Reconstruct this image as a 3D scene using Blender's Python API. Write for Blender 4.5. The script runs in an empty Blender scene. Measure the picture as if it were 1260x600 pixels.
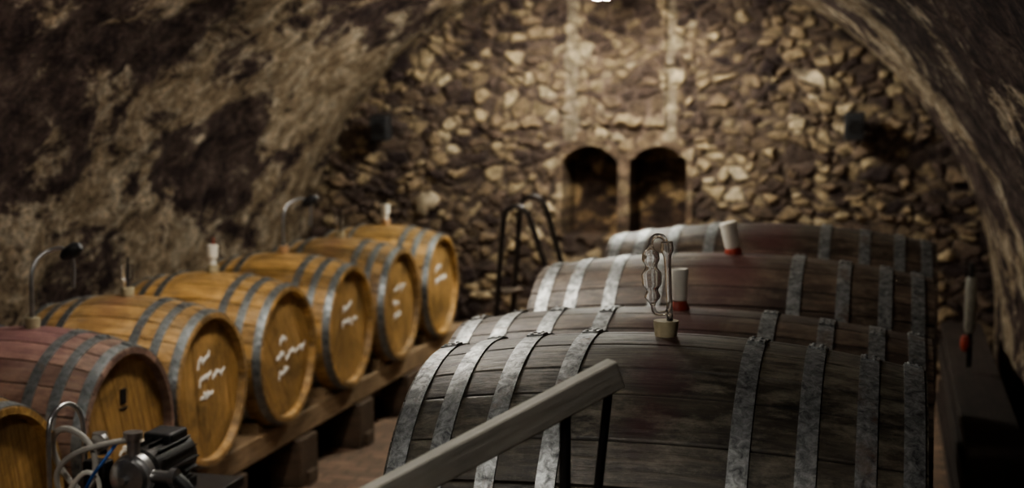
import bpy, math, random
import numpy as np
from mathutils import Vector, noise
random.seed(7); rng=np.random.default_rng(7)
COL=bpy.context.scene.collection
H=1.75; YW=9.0
try: bpy.context.scene.view_settings.look='AgX - Medium High Contrast'
except Exception as ex: print(ex)

# ---------------- material helpers ----------------
class NT:
    def __init__(s,name):
        s.m=bpy.data.materials.new(name); s.m.use_nodes=True
        s.t=s.m.node_tree; s.b=s.t.nodes['Principled BSDF']
    def n(s,typ,**k):
        nd=s.t.nodes.new(typ)
        for a,v in k.items():
            if a.startswith('i_'): nd.inputs[a[2:].replace('_',' ')].default_value=v
            else: setattr(nd,a,v)
        return nd
    def l(s,a,b): s.t.links.new(a,b)
    def coords(s,scale=(1,1,1)):
        tc=s.n('ShaderNodeTexCoord'); mp=s.n('ShaderNodeMapping'); mp.inputs['Scale'].default_value=scale
        s.l(tc.outputs['Object'],mp.inputs['Vector']); return mp.outputs[0]
    def noise(s,vec,scale,detail=6,rough=.6,dist=0):
        nd=s.n('ShaderNodeTexNoise'); nd.inputs['Scale'].default_value=scale; nd.inputs['Detail'].default_value=detail
        nd.inputs['Roughness'].default_value=rough; nd.inputs['Distortion'].default_value=dist
        s.l(vec,nd.inputs['Vector']); return nd.outputs['Fac']
    def ramp(s,fac,stops):
        r=s.n('ShaderNodeValToRGB'); e=r.color_ramp.elements
        while len(e)<len(stops): e.new(.5)
        for el,(p,c) in zip(e,stops):
            el.position=p; el.color=(c if len(c)==4 else (*c,1)) if hasattr(c,'__len__') else (c,c,c,1)
        s.l(fac,r.inputs[0]); return r.outputs[0]
    def mix(s,a,b,fac,mode='MIX'):
        m=s.n('ShaderNodeMix',data_type='RGBA',blend_type=mode)
        for sock,v in ((m.inputs[0],fac),(m.inputs[6],a),(m.inputs[7],b)):
            if isinstance(v,bpy.types.NodeSocket): s.l(v,sock)
            elif hasattr(v,'__len__'): sock.default_value=(*v,1) if len(v)==3 else v
            else: sock.default_value=v
        return m.outputs[2]
    def math(s,op,a,b=None,c=None):
        m=s.n('ShaderNodeMath',operation=op)
        for i,v in enumerate((a,b,c)):
            if v is None: continue
            if isinstance(v,bpy.types.NodeSocket): s.l(v,m.inputs[i])
            else: m.inputs[i].default_value=v
        return m.outputs[0]
    def maprange(s,v,a,b,c=0.,d=1.):
        r=s.n('ShaderNodeMapRange',interpolation_type='SMOOTHSTEP'); s.l(v,r.inputs['Value'])
        for k,x in (('From Min',a),('From Max',b),('To Min',c),('To Max',d)): r.inputs[k].default_value=x
        return r.outputs[0]
    def bump(s,h,st,dist=.01):
        b=s.n('ShaderNodeBump'); b.inputs['Strength'].default_value=st; b.inputs['Distance'].default_value=dist
        s.l(h,b.inputs['Height']); s.l(b.outputs[0],s.b.inputs['Normal'])
    def out(s,col=None,rough=.7,metal=0,spec=None):
        if isinstance(col,bpy.types.NodeSocket): s.l(col,s.b.inputs['Base Color'])
        elif col: s.b.inputs['Base Color'].default_value=(*col,1)
        if isinstance(rough,bpy.types.NodeSocket): s.l(rough,s.b.inputs['Roughness'])
        else: s.b.inputs['Roughness'].default_value=rough
        s.b.inputs['Metallic'].default_value=metal
        if spec is not None: s.b.inputs['Specular IOR Level'].default_value=spec
        return s.m

def simple(name,col,rough=.6,metal=0,var=.25,scale=30,bump=.1):
    m=NT(name); v=m.coords(); f=m.noise(v,scale)
    c=m.ramp(f,[(.3,tuple(x*(1-var) for x in col)),(.7,tuple(min(1,x*(1+var)) for x in col))])
    if bump: m.bump(f,bump,.004)
    return m.out(c,rough,metal)

def wood_barrel(name,dark,mid,light,stain=None,stain_r=.25,rough=.65,wear=None,wamt=.55,gb=.3,grime=.8,w0=.48):
    m=NT(name); v=m.coords((1.5,22,22)); v2=m.coords((1,1,1))
    at=m.n('ShaderNodeAttribute',attribute_name='stave')
    f=m.noise(v,3,8,.65,.3)
    c=m.ramp(f,[(.28,dark),(.5,mid),(.75,light)])
    r=m.ramp(at.outputs['Fac'],[(0,.60),(.5,1.0),(1,1.3)])
    c=m.mix(c,r,1.0,'MULTIPLY')
    g=m.noise(v2,5,7,.75,.5); gr=m.ramp(g,[(.36,.34),(.6,1.14)])
    c=m.mix(c,gr,grime,'MULTIPLY')
    if wear:
        w=m.noise(m.coords((.7,1.6,1.6)),11,9,.8); wf=m.ramp(w,[(w0,0.),(w0+.16,wamt)])
        c=m.mix(c,wear,wf)
    if stain:
        sx=m.n('ShaderNodeSeparateXYZ'); tc=m.n('ShaderNodeTexCoord'); m.l(tc.outputs['Object'],sx.inputs[0])
        ab=m.math('ABSOLUTE',sx.outputs[0]); ad=m.math('MULTIPLY_ADD',g,.35,ab)
        mr=m.maprange(ad,stain_r+.1,stain_r+.22,.75,0.)
        mz=m.maprange(sx.outputs[2],.2,.45)
        c=m.mix(c,stain,m.math('MULTIPLY',mr,mz))
    gv=m.n('ShaderNodeAttribute',attribute_name='groove')
    c=m.mix(c,(.01,.007,.005),gv.outputs['Fac'])
    m.bump(f,gb,.006)
    return m.out(c,rough,0,.4)

M={}
gw=(.34,.28,.20)
M['oak_gold']=wood_barrel('oak_gold',(.22,.120,.04),(.46,.275,.10),(.62,.41,.18),rough=.42,wear=gw,wamt=.45,w0=.51,stain=(.20,.11,.07),stain_r=-.08)
M['oak_gold_b']=wood_barrel('oak_gold_b',(.15,.088,.038),(.36,.22,.09),(.52,.35,.16),stain=(.15,.055,.05),stain_r=.06,rough=.42,wear=gw,wamt=.45,w0=.5)
M['oak_plum']=wood_barrel('oak_plum',(.14,.075,.06),(.28,.175,.135),(.42,.29,.21),stain=(.17,.055,.085),stain_r=.2,rough=.5,wear=(.30,.24,.20),wamt=.4,w0=.5)
M['oak_dark']=wood_barrel('oak_dark',(.012,.010,.007),(.042,.035,.025),(.11,.092,.066),stain=(.045,.010,.013),stain_r=.05,rough=.52,wear=(.175,.157,.12),wamt=.62,gb=.4)
M['oak_dark_b']=wood_barrel('oak_dark_b',(.022,.014,.011),(.056,.038,.027),(.125,.09,.062),stain=(.055,.018,.018),stain_r=.12,rough=.52,wear=(.18,.145,.105),wamt=.6)
def head_mat():
    m=NT('oak_head'); v=m.coords((22,22,1.6)); f=m.noise(v,3,8,.6,.2)
    c=m.ramp(f,[(.28,(.23,.125,.045)),(.5,(.40,.24,.09)),(.75,(.55,.355,.155))])
    tc=m.n('ShaderNodeTexCoord'); oi=m.n('ShaderNodeObjectInfo')
    vm=m.n('ShaderNodeVectorMath',operation='ADD'); m.l(tc.outputs['Object'],vm.inputs[0]); m.l(oi.outputs['Location'],vm.inputs[1])
    g=m.noise(vm.outputs[0],4.5,7,.7,.5); c=m.mix(c,m.ramp(g,[(.36,.36),(.5,.85),(.62,1.15)]),.9,'MULTIPLY')
    m.bump(f,.2,.004); return m.out(c,.5,0,.35)
M['head']=head_mat()
def metal(name,lo,hi,rough=.42,sc=35):
    m=NT(name); v=m.coords(); f=m.noise(v,sc,8,.75,.6)
    c=m.ramp(f,[(.34,lo),(.5,tuple((a+b)/2 for a,b in zip(lo,hi))),(.64,hi)])
    ru=m.noise(v,9,8,.75); c=m.mix(c,(.16,.085,.045),m.ramp(ru,[(.56,0.),(.68,.55)]))
    r=m.ramp(f,[(.3,rough+.2),(.7,rough-.05)]); m.bump(f,.25,.002)
    return m.out(c,r,.75)
M['hoop']=metal('galvanised_hoop',(.09,.10,.105),(.35,.37,.37),.38)
M['hoop_old']=metal('galvanised_hoop_old',(.05,.053,.055),(.41,.42,.41),.44,50)
M['dark_metal']=simple('dark_metal',(.03,.028,.028),.45,.6)
M['ladder_metal']=simple('ladder_metal',(.06,.052,.048),.35,.5)
M['steel']=simple('steel',(.5,.5,.5),.3,.9)
M['paint_white']=simple('chalk_paint',(.92,.90,.84),.8,0,.1,40,0)
M['rubber_black']=simple('rubber_black',(.02,.02,.022),.5)
M['red']=simple('red_rubber',(.30,.045,.025),.5)
M['bung']=simple('silicone_bung',(.36,.31,.20),.6)
M['plastic_white']=simple('white_plastic',(.78,.75,.66),.4,0,.05)
M['cork']=simple('cork',(.42,.25,.13),.8,0,.3,80)
M['blue']=simple('blue_cable',(.02,.10,.35),.5)
M['hosegrey']=simple('grey_hose',(.42,.40,.36),.45,0,.1)
def glass():
    m=NT('clear_glass'); m.b.inputs['Transmission Weight'].default_value=.985; m.b.inputs['IOR'].default_value=1.5
    return m.out((1,1,1),.0)
M['glass']=glass()
def plank(name,a,b,sc=(2,25,25)):
    m=NT(name); f=m.noise(m.coords(sc),3,8,.65,.3); g=m.noise(m.coords(),6,5)
    c=m.ramp(f,[(.3,a),(.7,b)]); c=m.mix(c,m.ramp(g,[(.3,.6),(.6,1.05)]),.7,'MULTIPLY'); m.bump(f,.3,.004)
    return m.out(c,.7,0,.3)
M['rail']=plank('grey_wood',(.22,.21,.18),(.34,.325,.285))
M['rack']=plank('rack_wood',(.16,.105,.06),(.38,.27,.165),(25,2,25))
M['block']=plank('block_wood',(.05,.035,.025),(.13,.09,.06))
M['shade_board']=plank('shade_board_wood',(.014,.010,.009),(.042,.029,.024),(20,2,20))  # near-black wood for the added stack that darkens the right floor

def vault_mat(name):
    m=NT(name); v=m.coords(); va=m.coords((1,.6,1))
    big=m.noise(va,1.5,8,.7,.9); med=m.noise(m.coords((1,.75,1)),6,10,.82,.4); fine=m.noise(v,28,8,.8)
    arc=m.noise(m.coords((.25,5,.25)),1.8,7,.75,.2)
    sx=m.n('ShaderNodeSeparateXYZ'); m.l(v,sx.inputs[0])
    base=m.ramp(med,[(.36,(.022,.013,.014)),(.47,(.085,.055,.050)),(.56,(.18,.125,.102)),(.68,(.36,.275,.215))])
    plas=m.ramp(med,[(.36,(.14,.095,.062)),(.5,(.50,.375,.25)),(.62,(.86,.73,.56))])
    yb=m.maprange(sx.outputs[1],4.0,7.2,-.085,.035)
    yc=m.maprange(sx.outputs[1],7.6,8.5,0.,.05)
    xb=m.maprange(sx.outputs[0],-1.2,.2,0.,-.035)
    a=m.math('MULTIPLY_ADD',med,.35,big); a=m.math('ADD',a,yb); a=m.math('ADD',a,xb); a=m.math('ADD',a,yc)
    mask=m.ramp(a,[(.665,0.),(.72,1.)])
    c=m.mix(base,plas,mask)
    c=m.mix(c,m.ramp(fine,[(.38,.3),(.6,1.3)]),.85,'MULTIPLY')
    c=m.mix(c,m.ramp(arc,[(.36,.45),(.6,1.25)]),.55,'MULTIPLY')
    m.bump(m.math('ADD',med,fine),1.0,.08)
    return m.out(c,.9,0,.2)
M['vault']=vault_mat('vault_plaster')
def stone_mat():
    m=NT('rubble_stone'); at=m.n('ShaderNodeAttribute',attribute_name='Col'); v=m.coords()
    f=m.noise(v,18,9,.8,.3); c=m.mix(at.outputs['Color'],m.ramp(f,[(.36,.3),(.5,.95),(.64,1.7)]),.9,'MULTIPLY')
    m.bump(f,.8,.03); return m.out(c,.85,0,.3)
M['stone']=stone_mat()
def floor_mat():
    m=NT('floor_tiles'); v=m.coords()
    b=m.n('ShaderNodeTexBrick'); m.l(v,b.inputs['Vector']); b.inputs['Scale'].default_value=3.2
    b.inputs['Color1'].default_value=(.17,.11,.075,1); b.inputs['Color2'].default_value=(.27,.18,.12,1); b.inputs['Mortar'].default_value=(.04,.03,.025,1)
    b.inputs['Mortar Size'].default_value=.012
    f=m.noise(v,7,8,.7); c=m.mix(b.outputs['Color'],m.ramp(f,[(.3,.4),(.65,1.15)]),.8,'MULTIPLY'); m.bump(f,.3,.01)
    return m.out(c,.6)
M['floor']=floor_mat()
def emis(name,col,st):
    m=NT(name); m.b.inputs['Emission Color'].default_value=(*col,1); m.b.inputs['Emission Strength'].default_value=st
    return m.out(col,.5)

# ---------------- object helpers ----------------
def empty(name,loc,rot=(0,0,0)):
    e=bpy.data.objects.new(name,None); e.location=loc; e.rotation_euler=rot; e.empty_display_size=.1; COL.objects.link(e); return e
def mesh(name,verts,faces,mat,parent=None,loc=(0,0,0),rot=(0,0,0),smooth=True,attrs=None):
    me=bpy.data.meshes.new(name); me.from_pydata([tuple(v) for v in verts],[],faces); me.update()
    if smooth: me.polygons.foreach_set('use_smooth',[True]*len(me.polygons))
    for k,a in (attrs or {}).items():
        at=me.attributes.new(k,'FLOAT','POINT'); at.data.foreach_set('value',np.array(a,dtype=np.float32))
    o=bpy.data.objects.new(name,me); me.materials.append(mat); COL.objects.link(o)
    o.location=loc; o.rotation_euler=rot
    if parent: o.parent=parent
    return o
def axmap(ax,a,x,y):
    return (a,x,y) if ax=='X' else ((x,a,y) if ax=='Y' else (x,y,a))
def lathe(name,prof,mat,parent=None,loc=(0,0,0),rot=(0,0,0),ax='Z',seg=32,closed=False,smooth=True,cap=True):
    V=[];F=[];n=len(prof)
    for (a,r) in prof:
        for j in range(seg):
            t=2*math.pi*j/seg; V.append(axmap(ax,a,r*math.cos(t),r*math.sin(t)))
    R=n if closed else n-1
    for i in range(R):
        for j in range(seg):
            k=(i+1)%n; F.append((i*seg+j,i*seg+(j+1)%seg,k*seg+(j+1)%seg,k*seg+j))
    if cap and not closed:
        F.append(tuple(range(seg))[::-1]); F.append(tuple((n-1)*seg+j for j in range(seg)))
    o=mesh(name,V,F,mat,parent,loc,rot,smooth)
    if smooth:
        md=o.modifiers.new('es','EDGE_SPLIT'); md.split_angle=math.radians(40)
    return o
def box(name,size,mat,parent=None,loc=(0,0,0),rot=(0,0,0),bev=.004):
    x,y,z=[s/2 for s in size]
    V=[(-x,-y,-z),(x,-y,-z),(x,y,-z),(-x,y,-z),(-x,-y,z),(x,-y,z),(x,y,z),(-x,y,z)]
    F=[(0,3,2,1),(4,5,6,7),(0,1,5,4),(1,2,6,5),(2,3,7,6),(3,0,4,7)]
    o=mesh(name,V,F,mat,parent,loc,rot,False)
    if bev: m=o.modifiers.new('b','BEVEL'); m.width=bev; m.segments=2
    return o
def tube(name,pts,r,mat,parent=None,cyc=False,kind='NURBS',loc=(0,0,0),rot=(0,0,0)):
    cu=bpy.data.curves.new(name,'CURVE'); cu.dimensions='3D'; cu.bevel_depth=r; cu.bevel_resolution=3; cu.resolution_u=8; cu.use_fill_caps=True
    sp=cu.splines.new(kind); sp.points.add(len(pts)-1)
    for p,q in zip(sp.points,pts): p.co=(*q,1)
    if kind=='NURBS': sp.use_endpoint_u=not cyc; sp.order_u=3
    sp.use_cyclic_u=cyc
    o=bpy.data.objects.new(name,cu); cu.materials.append(mat); COL.objects.link(o); o.location=loc; o.rotation_euler=rot
    if parent: o.parent=parent
    return o
def beam(name,a,b,w,h,mat,parent=None,bev=.003):
    a=Vector(a);b=Vector(b);d=b-a; o=box(name,(d.length,w,h),mat,parent,(a+b)/2,(0,0,0),bev)
    o.rotation_euler=(0,-math.atan2(d.z,math.hypot(d.x,d.y)),math.atan2(d.y,d.x)); return o

# ---------------- barrel ----------------
def barrel(name,loc,L,rm,re,hoops,hw,wood,hoopm,staves=26,roll=0.,headmat=None,yaw=0.):
    E=empty(name,loc,(0,0,yaw)); hl=L/2
    def R(x): return re+(rm-re)*(1-abs(x/hl)**2.0)
    sub=[0.0,.035,.07,.3,.5,.7,.93,.965]; 
    th=[];gr=[];sv=[]
    offs=[random.uniform(-.12,.12) for _ in range(staves)]
    rv=[random.random() for _ in range(staves)]
    for k in range(staves):
        for s in sub:
            st=k+offs[k]; en=k+1+offs[(k+1)%staves]
            th.append(2*math.pi*(st+(en-st)*s)/staves+roll); gr.append(1.0 if s==0 else 0.); sv.append(rv[k])
    n=len(th); xs=[-hl+L*i/28 for i in range(29)]
    V=[];F=[];A=[];G=[]
    def ring(x,r,g=True):
        for j in range(n):
            rr=r-(0.004*gr[j] if g else 0); V.append((x,rr*math.cos(th[j]),rr*math.sin(th[j]))); A.append(sv[j]); G.append(gr[j]*.9 if g else 0)
    ring(-hl+.035,re-.028,False); ring(-hl,re-.020,False)
    for x in xs: ring(x,R(x))
    ring(hl,re-.020,False); ring(hl-.035,re-.028,False)
    m=len(V)//n
    for i in range(m-1):
        for j in range(n): F.append((i*n+j,i*n+(j+1)%n,(i+1)*n+(j+1)%n,(i+1)*n+j))
    F=[f[::-1] for f in F]
    o=mesh('staves',V,F,wood,E,attrs={'stave':A,'groove':G})
    o.modifiers.new('es','EDGE_SPLIT').split_angle=math.radians(50)
    hr=re-.026
    for side in (-1,1):
        V=[];F=[];np_=6
        edges=[-hr+2*hr*i/np_ for i in range(np_+1)]
        for i in range(np_):
            y0=edges[i]+.0012;y1=edges[i+1]-.0012
            pts=[]
            for t in range(9):
                y=y0+(y1-y0)*t/8; pts.append((y,math.sqrt(max(0,hr*hr-y*y))))
            for t in range(8,-1,-1):
                y=y0+(y1-y0)*t/8; pts.append((y,-math.sqrt(max(0,hr*hr-y*y))))
            b=len(V)
            xo=side*(hl-.028)
            for p in pts: V.append((xo,p[0],p[1]))
            for p in pts: V.append((xo-side*.02,p[0],p[1]))
            k=len(pts); f=tuple(b+q for q in range(k)); F.append(f if side<0 else f[::-1])
            for q in range(k): F.append((b+q,b+(q+1)%k,b+k+(q+1)%k,b+k+q))
        mesh('head_'+('front' if side>0 else 'back'),V,F,headmat or M['head'],E,smooth=False,rot=(roll*3,0,0))
    V=[];F=[];seg=96
    for hx in hoops:
        for s in (-1,1):
            c=s*hx; a,b2=c-hw/2,c+hw/2; a=max(a,-hl+.001); b2=min(b2,hl-.001)
            ba=len(V); pr=[(a,R(a)-.002),(a,R(a)+.0035),((a+b2)/2,R((a+b2)/2)+.004),(b2,R(b2)+.0035),(b2,R(b2)-.002)]
            for (x,r) in pr:
                for j in range(seg):
                    t=2*math.pi*j/seg; V.append((x,r*math.cos(t),r*math.sin(t)))
            for i in range(4):
                for j in range(seg): F.append((ba+i*seg+j,ba+(i+1)*seg+j,ba+(i+1)*seg+(j+1)%seg,ba+i*seg+(j+1)%seg))
            t0=math.pi/2+random.uniform(-.28,.05)
            ba=len(V)
            for q in range(7):
                t=t0+.11*q/6*(.5/rm)
                for x,rr in ((a+.002,.003),(a+.002,.007),(b2-.002,.007),(b2-.002,.003)):
                    r=R(x)+rr; V.append((x,r*math.cos(t),r*math.sin(t)))
            for q in range(6):
                for u in range(3): F.append((ba+q*4+u,ba+q*4+u+1,ba+q*4+4+u+1,ba+q*4+4+u))
            F.append((ba,ba+1,ba+2,ba+3)); F.append((ba+27,ba+26,ba+25,ba+24))
            for dt in (.02,.09):
                for dx in (-.22,.22):
                    t=t0+dt*(.5/rm); x=c+dx*hw; r=R(x)+.007; cen=Vector((x,r*math.cos(t),r*math.sin(t)))
                    nv=Vector((0,math.cos(t),math.sin(t))); tv=Vector((0,-math.sin(t),math.cos(t))); xv=Vector((1,0,0)); ba=len(V)
                    for (rr,hh) in ((.0045,-.001),(.0042,.0018),(.0022,.003)):
                        for k in range(8):
                            an=k*math.pi/4; V.append(tuple(cen+nv*hh+tv*rr*math.cos(an)+xv*rr*math.sin(an)))
                    for i in range(2):
                        for k in range(8): F.append((ba+i*8+k,ba+i*8+(k+1)%8,ba+(i+1)*8+(k+1)%8,ba+(i+1)*8+k))
                    F.append(tuple(ba+16+k for k in range(8)))
    o=mesh('hoops',V,F,hoopm,E); o.modifiers.new('es','EDGE_SPLIT').split_angle=math.radians(35)
    return E

def writing(E,x,lines,scale=1.,y0=-.12,z0=.1):
    for i,wd in enumerate(lines):
        y=y0+random.uniform(0,.05); z=z0-i*.062*scale; k=0
        while wd>0:
            ln=random.uniform(.06,.10)*scale; pts=[]; steps=max(4,int(ln/.008))
            for s in range(steps+1):
                yy=y+ln*s/steps+random.uniform(-.004,.004)
                zz=z+((.019 if s%2 else -.009)+random.uniform(-.006,.016))*scale+(s/steps)*.008
                pts.append((x,yy,zz))
            tube('chalk_writing',pts,.0031,M['paint_white'],E); y+=ln+.02; wd-=1

# ---------------- left row ----------------
HZ=.63
lrow=[(-2.31,3.34,'oak_gold'),(-2.35,4.07,'oak_plum'),(-2.42,4.80,'oak_gold_b'),(-2.43,5.53,'oak_gold'),(-2.43,6.27,'oak_gold'),(-2.43,7.0,'oak_gold_b'),(-2.44,7.74,'oak_gold')]
LL=.70
for i,(xf,y,mt) in enumerate(lrow):
    rm,re=(.342,.288) if i else (.325,.27)
    E=barrel('wine_barrel',(xf-LL/2,y,HZ if i else HZ-.018),LL,rm,re,[LL/2-.02,LL/2-.105,LL/2-.19],.032,M[mt],M['hoop'],24,roll=random.uniform(0,.2))
    xx=LL/2-.026
    if i==1:
        writing(E,xx,[2,1],1.,-.08,-.06)
        box('burned_logo',(.002,.035,.05),M['dark_metal'],E,(xx,.0,.13),bev=.001)
        box('burned_logo_bar',(.002,.05,.008),M['dark_metal'],E,(xx,.0,.09),bev=.001)
    elif i>1: writing(E,xx,[[1,2,1],[1,3,1],[1,2],[2,1,1],[1,2]][i-2],1.1,-.09,[.1,.05,.08,.07,.09][i-2])
    lathe('bung',[(-.02,.020),(.02,.026),(.03,.024)],M[['cork','bung','bung','bung','cork','bung','cork'][i]],E,(0,0,.345 if i else .328))
    if i in (1,4):
        tube('airlock_tube',[(0,0,.37),(0,0,.46),(0,.0,.52),(.01,.02,.57),(.05,.05,.60),(.10,.06,.60),(.12,.07,.55),(.11,.07,.47)],.007,M['steel'],E)
        lathe('airlock_cap',[(0,.012),(.02,.022),(.06,.024),(.08,.012)],M['rubber_black'],E,(.08,.06,.57),(0,math.radians(60),0))
    elif i==0: pass
    else:
        lathe('airlock_cup',[(0,.014),(.03,.014),(.035,.022),(.09,.024),(.09,.02)],M['plastic_white'] if i in (3,6) else M['glass'],E,(0,0,.37))
        tube('airlock_stem',[(0,0,.37),(0,0,.43),(.005,0,.49)],.004,M['red'] if i==3 else M['dark_metal'],E)
R=empty('barrel_rack',(0,0,0))
for x,z in ((-2.53,.325),(-3.03,.325)):
    box('rail',(.11,5.6,.10),M['rack'],R,(x,5.5,z-.052),bev=.006)
y=2.85
while y<8.3:
    for x in (-2.53,-3.03): box('block',(.16,.2,.215),M['block'],R,(x,y,.11),bev=.006)
    box('cross_tie',(.7,.09,.06),M['block'],R,(-2.78,y,.035),bev=.004)
    y+=.73
for (xf,yy,_) in lrow:
    for x in (-2.53,-3.03):
        for s in (-1,1): 
            V=[(-.04,.0,0),(.04,0,0),(.04,s*.1,0),(-.04,s*.1,0),(-.04,s*.1,.05),(.04,s*.1,.05)]
            mesh('wedge',V,[(0,1,2,3),(2,3,4,5),(0,1,5,4),(0,3,4),(1,2,5)],M['rack'],R,(x,yy+s*.11,.322),smooth=False)

# ---------------- right big casks ----------------
hb=[.22,.37,.50,.60]
casks=[((-.42,2.9,.762),1.02,.48,.425,[.175,.295,.40,.485],.038,'oak_dark'),
       ((-.51,3.85,.692),1.28,.46,.40,hb,.042,'oak_dark_b'),
       ((-.49,4.80,.74),1.30,.46,.395,hb,.042,'oak_dark_b'),
       ((-.44,5.76,.755),1.28,.46,.395,hb,.042,'oak_dark_b')]
ce=[]
for (l,L,rm,re,hs,hw,mt) in casks:
    ce.append(barrel('large_oak_cask',l,L,rm,re,hs,hw,M[mt],M['hoop_old'],30,roll=.05,headmat=M[mt]))
CR=empty('cask_rack',(0,0,0))
for x in (-.80,-.10): box('rail',(.12,4.2,.09),M['block'],CR,(x,4.35,.165),bev=.006)
for y in (2.5,3.4,4.3,5.3,6.2):
    for x in (-.80,-.10): box('foot',(.18,.18,.12),M['block'],CR,(x,y,.06))
for (l,L,rm,re,hs,hw,mt) in casks:
    for x in (-.80,-.10):
        hl=L/2; r=re+(rm-re)*(1-abs((x-l[0])/hl)**2)
        for s in (-1,1):
            yo=.22; zt=l[2]-math.sqrt(r*r-yo*yo)-.002; zi=l[2]-math.sqrt(r*r-.1**2)-.004
            V=[]
            for dx in (-.05,.05): V+= [(x+dx,l[1]+s*.08,.21),(x+dx,l[1]+s*.30,.21),(x+dx,l[1]+s*.30,zt+.05),(x+dx,l[1]+s*yo,zt),(x+dx,l[1]+s*.08,max(.212,zi-.005))]
            mesh('chock',V,[(0,1,2,3,4),(5,6,7,8,9),(0,1,6,5),(1,2,7,6),(2,3,8,7),(3,4,9,8),(4,0,5,9)],M['block'],CR,smooth=False)
# A: bung + glass airlock
E=ce[0]
lathe('silicone_bung',[(-.01,.021),(.022,.026),(.03,.026),(.03,.012)],M['bung'],E,(-.012,0,.482),seg=40)
def gl(name,prof,loc,rot=(0,0,0)):
    w=.0022; n=len(prof)
    inner=[(a,max(.0012,r-w)) for a,r in prof][::-1]
    o=lathe(name,prof+inner,M['glass'],E,loc,rot,seg=40,closed=True,smooth=True)
    o.modifiers.clear(); return o
def sm(prof,n=7):
    out=[]
    for i in range(len(prof)-1):
        for q in range(n):
            t=q/n; u=(1-math.cos(t*math.pi))/2; out.append((prof[i][0]+(prof[i+1][0]-prof[i][0])*t, prof[i][1]+(prof[i+1][1]-prof[i][1])*u))
    return out+[prof[-1]]
gl('glass_stem',sm([(0,.0068),(.115,.0072),(.13,.008),(.15,.0135),(.164,.0125)]),(-.004,0,.512),(0,math.radians(-3),0))
gl('glass_bulbs',sm([(0,.006),(.018,.0165),(.030,.0125),(.046,.0205),(.062,.0215),(.080,.0125),(.096,.0185),(.106,.0175),(.120,.007),(.126,.006)]),(-.039,-.008,.545),(0,math.radians(-3),0))
tube('glass_u_bend',[(-.039,-.008,.549),(-.039,-.008,.531),(-.024,-.004,.525),(-.005,0,.531),(-.005,0,.55)],.0048,M['glass'],E)
tube('glass_top_bend',[(-.045,-.008,.666),(-.045,-.008,.682),(-.031,-.004,.690),(-.015,0,.684),(-.015,0,.670)],.0052,M['glass'],E)
# B cup
E=ce[1]
lathe('red_base',[(-.01,.028),(.008,.030),(.015,.027),(.028,.021)],M['red'],E,(-.03,0,.455),seg=36)
lathe('plastic_cup',[(0,.020),(.002,.023),(.05,.024),(.085,.026),(.088,.024),(.085,.022)],M['plastic_white'],E,(-.03,0,.483),seg=36)
# C tilted bung
E=ce[2]
lathe('red_base',[(-.01,.026),(.010,.029),(.020,.025)],M['red'],E,(0,0,.458),(0,math.radians(-8),0),seg=36)
lathe('bung_cap',[(0,.023),(.01,.026),(.07,.027),(.085,.030),(.09,.026)],M['plastic_white'],E,(-.002,0,.478),(0,math.radians(-12),0),seg=36)

# ---------------- foreground rail ----------------
HR=empty('handrail',(0,0,0))
P0=Vector((-.391,2.12,1.318)); D=Vector((-.272,-.23,-.136)); P1=P0+D*3.0
beam('rail_bar',P0,P1,.030,.046,M['rail'],HR,.003)
def rod(n,a,b,r=.007): tube(n,[a,b],r,M['dark_metal'],HR,kind='POLY')
a=P0+D*.04; rod('post',(a.x,a.y,a.z-.02),(a.x-.13,a.y+.02,0.0))
a=P0+D*.25; rod('post',(a.x,a.y,a.z-.02),(a.x,a.y,0.0),.009)
a=P0+D*2.7; rod('post',(a.x,a.y,a.z-.02),(a.x,a.y,0.0),.014)
beam('foot_plate',(P0.x-.15,P0.y+.02,.012),(a.x,a.y,.012),.08,.02,M['dark_metal'],HR)

# ---------------- step ladder ----------------
S=empty('step_ladder',(-1.765,6.9,0))
for k,(dx,dy,top) in enumerate(((-.02,0,1.17),(.02,.18,1.21))):
    tube('side_frame',[(dx-.16,dy,0.0),(dx-.13,dy,.4),(dx-.09,dy,.9),(dx-.075,dy,top-.08),(dx-.06,dy,top-.02),(dx,dy,top+.0),(dx+.05,dy,top-.03),(dx+.075,dy,top-.1),(dx+.15,dy,.85),(dx+.26,dy,.4),(dx+.36,dy,0.0)],.014,M['ladder_metal'],S)
for t in (.25,.5,.72):
    beam('tread',(-.16+.05*t,0,t),(-.10+.05*t,.18,t),.09,.02,M['block'],S)

# ---------------- pump on cart ----------------
P=empty('transfer_pump',(-2.0,3.52,0))
box('cart_deck',(.34,.5,.03),M['dark_metal'],P,(.02,0,.60))
for sx in (-.13,.17):
    for sy in (-.21,.21):
        tube('cart_leg',[(sx,sy,.0+.05),(sx,sy,.6)],.013,M['steel'],P,kind='POLY')
        lathe('cart_wheel',[(-.015,.03),(-.012,.05),(.012,.05),(.015,.03)],M['rubber_black'],P,(sx,sy,.05),ax='X')
lathe('motor_body',[(-.12,.045),(-.115,.062),(.10,.062),(.115,.05)],M['dark_metal'],P,(.03,.05,.70),ax='Y')
for k in range(14):
    a=k*2*math.pi/14; box('fin',(.004,.18,.016),M['dark_metal'],P,(.03+.066*math.cos(a),.05,.70+.066*math.sin(a)),(0,-a+math.pi/2,0),bev=0)
lathe('pump_head',[(-.06,.02),(-.055,.05),(-.045,.056),(-.04,.047),(-.03,.047),(-.025,.06),(.0,.062),(.01,.05)],M['steel'],P,(.03,-.09,.70),ax='Y',seg=40)
lathe('pump_nut',[(-.02,.012),(.0,.014)],M['steel'],P,(.03,-.15,.70),ax='Y',seg=6)
lathe('inlet_port',[(0,.018),(.05,.018),(.052,.026),(.07,.026)],M['steel'],P,(.03,-.1,.75))
lathe('outlet_port',[(0,.018),(.06,.018),(.062,.026),(.08,.026)],M['steel'],P,(.08,-.1,.70),ax='X')
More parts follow.
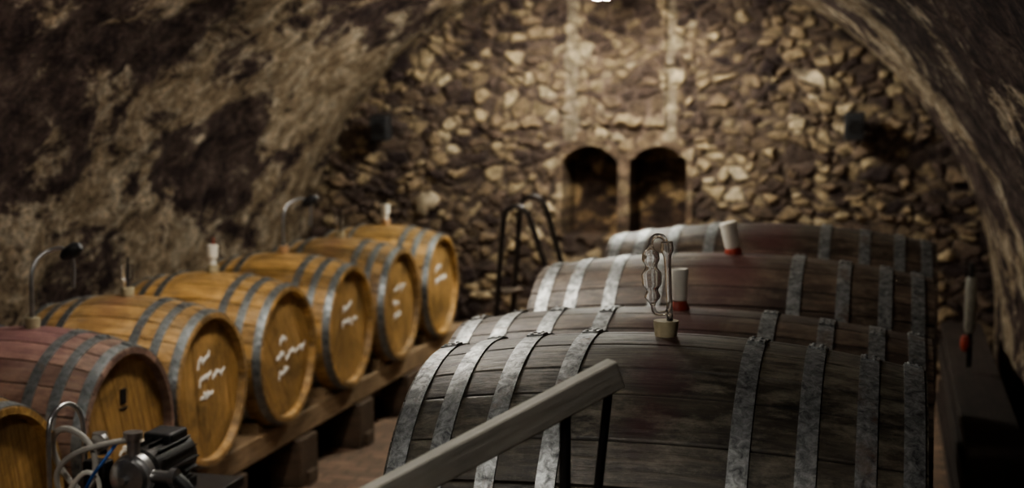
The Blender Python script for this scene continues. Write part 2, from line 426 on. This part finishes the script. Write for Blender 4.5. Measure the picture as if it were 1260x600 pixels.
box('terminal_box',(.09,.1,.04),M['rubber_black'],P,(.03,.08,.765),bev=.008)
box('switch_box',(.07,.05,.09),M['dark_metal'],P,(-.08,-.1,.69),bev=.006)
box('motor_foot',(.14,.16,.03),M['dark_metal'],P,(.03,.05,.63))
lathe('gauge',[(-.01,.024),(.01,.024),(.012,.018)],M['steel'],P,(-.06,-.12,.79),ax='Y')
lathe('valve_body',[(0,.02),(.03,.026),(.06,.02)],M['steel'],P,(-.12,-.02,.73))
tube('cart_handle',[(-.17,-.2,.6),(-.17,-.2,.78),(-.17,-.19,.87),(-.16,-.12,.90),(-.15,-.06,.86),(-.15,-.05,.75),(-.15,-.05,.6)],.007,M['steel'],P)
def hose(pts,r,m): tube('hose',pts,r,M[m],P)
hose([(-.12,-.1,.62),(-.19,-.12,.70),(-.21,-.13,.80),(-.14,-.15,.84),(-.06,-.15,.79),(-.05,-.16,.70),(-.10,-.18,.60),(-.12,-.2,.45),(-.1,-.25,.2)],.009,'hosegrey')
hose([(-.15,-.14,.60),(-.18,-.17,.68),(-.13,-.19,.76),(-.03,-.17,.80),(.03,-.1,.80)],.008,'hosegrey')
hose([(-.16,-.17,.60),(-.12,-.2,.66),(-.06,-.2,.74),(-.02,-.18,.70),(-.04,-.2,.60),(-.08,-.26,.4)],.007,'plastic_white')
hose([(-.09,-.19,.62),(-.05,-.21,.70),(.0,-.2,.765),(-.01,-.12,.79)],.005,'blue')
hose([(-.02,-.18,.66),(-.08,-.21,.68),(-.12,-.2,.63)],.005,'red')
hose([(.16,-.1,.70),(.22,-.1,.66),(.23,-.08,.5),(.2,-.05,.2),(.15,.1,.02),(-.1,.5,.02)],.016,'rubber_black')

# ---------------- room shell ----------------
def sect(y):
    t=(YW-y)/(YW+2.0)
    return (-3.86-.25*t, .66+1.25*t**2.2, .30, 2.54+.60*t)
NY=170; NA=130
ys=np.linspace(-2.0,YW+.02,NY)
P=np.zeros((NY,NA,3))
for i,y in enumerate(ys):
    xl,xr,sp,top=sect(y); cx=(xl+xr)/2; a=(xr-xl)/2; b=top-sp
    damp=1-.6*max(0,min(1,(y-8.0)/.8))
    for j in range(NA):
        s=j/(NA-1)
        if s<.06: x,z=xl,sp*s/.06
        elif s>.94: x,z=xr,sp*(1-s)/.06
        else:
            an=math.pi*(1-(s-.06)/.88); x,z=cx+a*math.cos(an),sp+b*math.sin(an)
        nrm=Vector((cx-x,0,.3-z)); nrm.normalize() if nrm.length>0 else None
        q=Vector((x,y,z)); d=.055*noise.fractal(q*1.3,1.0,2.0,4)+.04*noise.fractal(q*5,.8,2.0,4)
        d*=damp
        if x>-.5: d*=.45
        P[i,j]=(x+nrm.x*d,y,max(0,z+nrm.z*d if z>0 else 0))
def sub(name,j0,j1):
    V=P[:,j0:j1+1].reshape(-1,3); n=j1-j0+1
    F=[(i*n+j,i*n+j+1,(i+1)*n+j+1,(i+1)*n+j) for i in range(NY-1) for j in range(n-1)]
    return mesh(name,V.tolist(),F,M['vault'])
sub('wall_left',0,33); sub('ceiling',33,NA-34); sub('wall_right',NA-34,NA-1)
box('floor',(6.6,11.4,.1),M['floor'],None,(-1.5,3.6,-.05),bev=0)
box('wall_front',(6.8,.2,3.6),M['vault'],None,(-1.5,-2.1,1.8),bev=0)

# rubble back wall with real relief and two recessed niches
dx=.013; X=np.arange(-4.3,1.4,dx); Z=np.arange(0,3.0,dx); XX,ZZ=np.meshgrid(X,Z)
wx=np.zeros_like(XX);wz=np.zeros_like(XX);lg=np.zeros_like(XX)
for i in range(0,XX.shape[0],2):
    for j in range(0,XX.shape[1],2):
        q=Vector((XX[i,j]*3.,ZZ[i,j]*3.,3)); v=noise.noise_vector(q)+noise.noise_vector(q*2.7)*.5; wx[i,j]=v.x;wz[i,j]=v.y
        lg[i,j]=noise.noise(Vector((XX[i,j]*1.1,ZZ[i,j]*1.1,8)))+.5*noise.noise(q)
for arr in (wx,wz,lg):
    arr[:, 1::2]=arr[:, 0::2][:, :arr[:,1::2].shape[1]]; arr[1::2,:]=arr[0::2,:][:arr[1::2,:].shape[0],:]
sw,sh=.090,.056
U=(XX+.07*wx)/sw; W=(ZZ+.06*wz)/sh
iu=np.floor(U).astype(int); iw=np.floor(W).astype(int)
f1=np.full(XX.shape,9.);f2=np.full(XX.shape,9.);idx=np.zeros(XX.shape,int)
JX=rng.random((400,400));JZ=rng.random((400,400)); JW=rng.random((400,400))*.75
for a in range(-2,3):
    for b in range(-2,3):
        cu=iu+a;cw=iw+b; jx=JX[cu%400,cw%400];jz=JZ[cu%400,cw%400]
        px=cu+jx+.5*(cw%2);pz=cw+jz
        d=np.sqrt((U-px)**2+(W-pz)**2)-JW[cu%400,cw%400]
        ncl=d<f1
        f2=np.where(ncl,f1,np.minimum(f2,d)); idx=np.where(ncl,(cu%400)*400+(cw%400),idx); f1=np.minimum(f1,d)
edge=np.clip((f2-f1)/.4,0,1); edge=edge*edge*(3-2*edge)
r1=rng.random(160000)[idx]; r2=rng.random(160000)[idx]
pal=np.array([[.040,.026,.025],[.105,.072,.057],[.20,.142,.096],[.34,.252,.155],[.50,.39,.245],[.68,.57,.40]])
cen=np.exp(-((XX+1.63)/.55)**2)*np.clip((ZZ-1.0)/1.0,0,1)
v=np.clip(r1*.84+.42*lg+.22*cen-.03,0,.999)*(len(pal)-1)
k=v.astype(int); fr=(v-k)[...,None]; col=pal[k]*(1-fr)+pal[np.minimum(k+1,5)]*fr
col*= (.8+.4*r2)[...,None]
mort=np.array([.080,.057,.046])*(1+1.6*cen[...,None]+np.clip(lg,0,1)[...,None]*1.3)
col=mort*(1-edge[...,None])+col*edge[...,None]
Y=YW-(.034*edge*(.2+r2))
def niche(xa,xb,zb,zt):
    cx=(xa+xb)/2; w=(xb-xa)/2; rise=.09
    top=zt-rise*((XX-cx)/w)**2
    ins=(np.abs(XX-cx)<w)&(ZZ>zb)&(ZZ<top)
    ring=(~ins)&(np.abs(XX-cx)<w+.05)&(ZZ>zb)&(ZZ<zt-rise*((XX-cx)/w)**2+.09)
    return ins,ring
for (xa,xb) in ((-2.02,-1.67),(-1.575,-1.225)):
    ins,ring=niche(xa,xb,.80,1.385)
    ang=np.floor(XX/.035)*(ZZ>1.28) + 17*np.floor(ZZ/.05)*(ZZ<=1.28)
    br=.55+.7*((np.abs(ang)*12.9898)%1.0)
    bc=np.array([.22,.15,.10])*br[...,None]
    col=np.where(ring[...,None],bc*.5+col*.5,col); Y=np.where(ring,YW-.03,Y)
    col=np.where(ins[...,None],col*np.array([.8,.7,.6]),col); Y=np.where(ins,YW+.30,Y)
pier=(XX>-1.90)&(XX<-1.36)&(ZZ>1.52); Y=np.where(pier,Y-.025,Y)
pale_strip=((np.abs(XX+1.965)<.05+.03*wx)|(np.abs(XX+1.33)<.035+.03*wz))&(ZZ>1.42)  # two vertical strips above the niches, mixed paler
col=np.where(pale_strip[...,None],col*.68+np.array([.62,.53,.38])*.32,col)
nz,nx=XX.shape
V=np.stack([XX,Y,ZZ],-1).reshape(-1,3)
I=np.arange(nz*nx).reshape(nz,nx)
F=np.stack([I[:-1,:-1],I[:-1,1:],I[1:,1:],I[1:,:-1]],-1).reshape(-1,4)
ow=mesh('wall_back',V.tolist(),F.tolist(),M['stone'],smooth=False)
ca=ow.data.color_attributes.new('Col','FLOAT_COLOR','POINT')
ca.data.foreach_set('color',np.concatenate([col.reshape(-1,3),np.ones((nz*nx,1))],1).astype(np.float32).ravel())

def speaker(x,z):
    e=empty('wall_speaker',(x,YW-.14,z),(.15,0,0))
    box('cabinet',(.12,.11,.16),M['rubber_black'],e,bev=.01); lathe('cone',[(-.058,.02),(-.060,.04),(-.052,.045)],M['dark_metal'],e,ax='Y')
    tube('bracket',[(0,.05,0),(0,.13,.02)],.012,M['dark_metal'],e,kind='POLY')
speaker(-3.22,1.50); speaker(-.19,1.53)
V=[];F=[];na=22;nr=6
for i in range(nr+1):
    for j in range(na):
        t=2*math.pi*j/na; rr=(.078+.018*math.sin(2*t+.6)+.010*math.sin(3*t+1)+.006*math.sin(7*t))*(1-(i/nr)**2.2) 
        V.append((rr*math.cos(t)*.92,-.055*(i/nr)**.6,rr*math.sin(t)*1.12))
for i in range(nr):
    for j in range(na): F.append((i*na+j,i*na+(j+1)%na,(i+1)*na+(j+1)%na,(i+1)*na+j))
mesh('pale_boulder',V,F,simple('pale_stone',(.32,.26,.18),.85,0,.5,14,.5),None,(-2.95,YW-.012,1.0))
BS=empty('shade_board_stack',(.42,6.3,0))  # added dark stack, stands in for the casks' shadow on the floor
for k in range(9):
    box('shade_board',(.20+random.uniform(-.02,.02),4.2+random.uniform(-.2,.2),.045),M['shade_board'],BS,(random.uniform(-.015,.015),random.uniform(-.05,.05),.024+k*.048),(0,0,random.uniform(-.004,.004)))
PV=empty('wall_pipe_valve',(.40,6.9,.457))
tube('pipe',[(0,0,.0),(0,0,.49)],.014,M['dark_metal'],PV,kind='POLY')
lathe('sight_glass',[(0,.02),(.02,.026),(.24,.026),(.26,.02)],simple('old_glass_tube',(.20,.19,.16),.4),PV,(0,0,.163)); 
lathe('red_valve',[(-.02,.014),(0,.022),(.03,.022),(.05,.014)],M['red'],PV,(-.02,-.02,.10))

# ---------------- lights ----------------
def fixture(x,y,z,ln,i):
    f=empty('ceiling_lamp',(x,y,z))
    box('housing',(.12,ln+.06,.05),M['plastic_white'],f,(0,0,.05))
    for s in (-.03,.03):
        lathe('fluorescent_tube',[(-ln/2,.013),(ln/2,.013)],LM[i],f,(s,0,.005),ax='Y',seg=12)
    for s in (-ln*.4,ln*.4): tube('hanger',[(0,s,.07),(0,s,2.5+.05*(YW-y)-z)],.005,M['dark_metal'],f,kind='POLY')
LM=[emis('tube_glow_a',(1.0,.99,.89),470),emis('tube_glow_b',(1,.94,.85),160),emis('tube_glow_c',(1,.96,.90),145)]
fixture(-1.62,7.95,2.28,.6,0)
fixture(-1.75,4.6,2.42,1.1,1)
fixture(-1.2,.9,2.55,1.1,2)
w=bpy.data.worlds.new('World'); bpy.context.scene.world=w; w.use_nodes=True
w.node_tree.nodes['Background'].inputs[0].default_value=(.5,.55,.6,1); w.node_tree.nodes['Background'].inputs[1].default_value=.05

# ---------------- camera ----------------
c=bpy.data.cameras.new('camera'); co=bpy.data.objects.new('camera',c); COL.objects.link(co)
co.location=(0,0,H); co.rotation_euler=(math.radians(90-6.2),0,math.radians(14.73))
c.lens=50; c.sensor_width=36; c.clip_start=.05
c.dof.use_dof=True; c.dof.focus_distance=2.78; c.dof.aperture_fstop=3.2
bpy.context.scene.camera=co
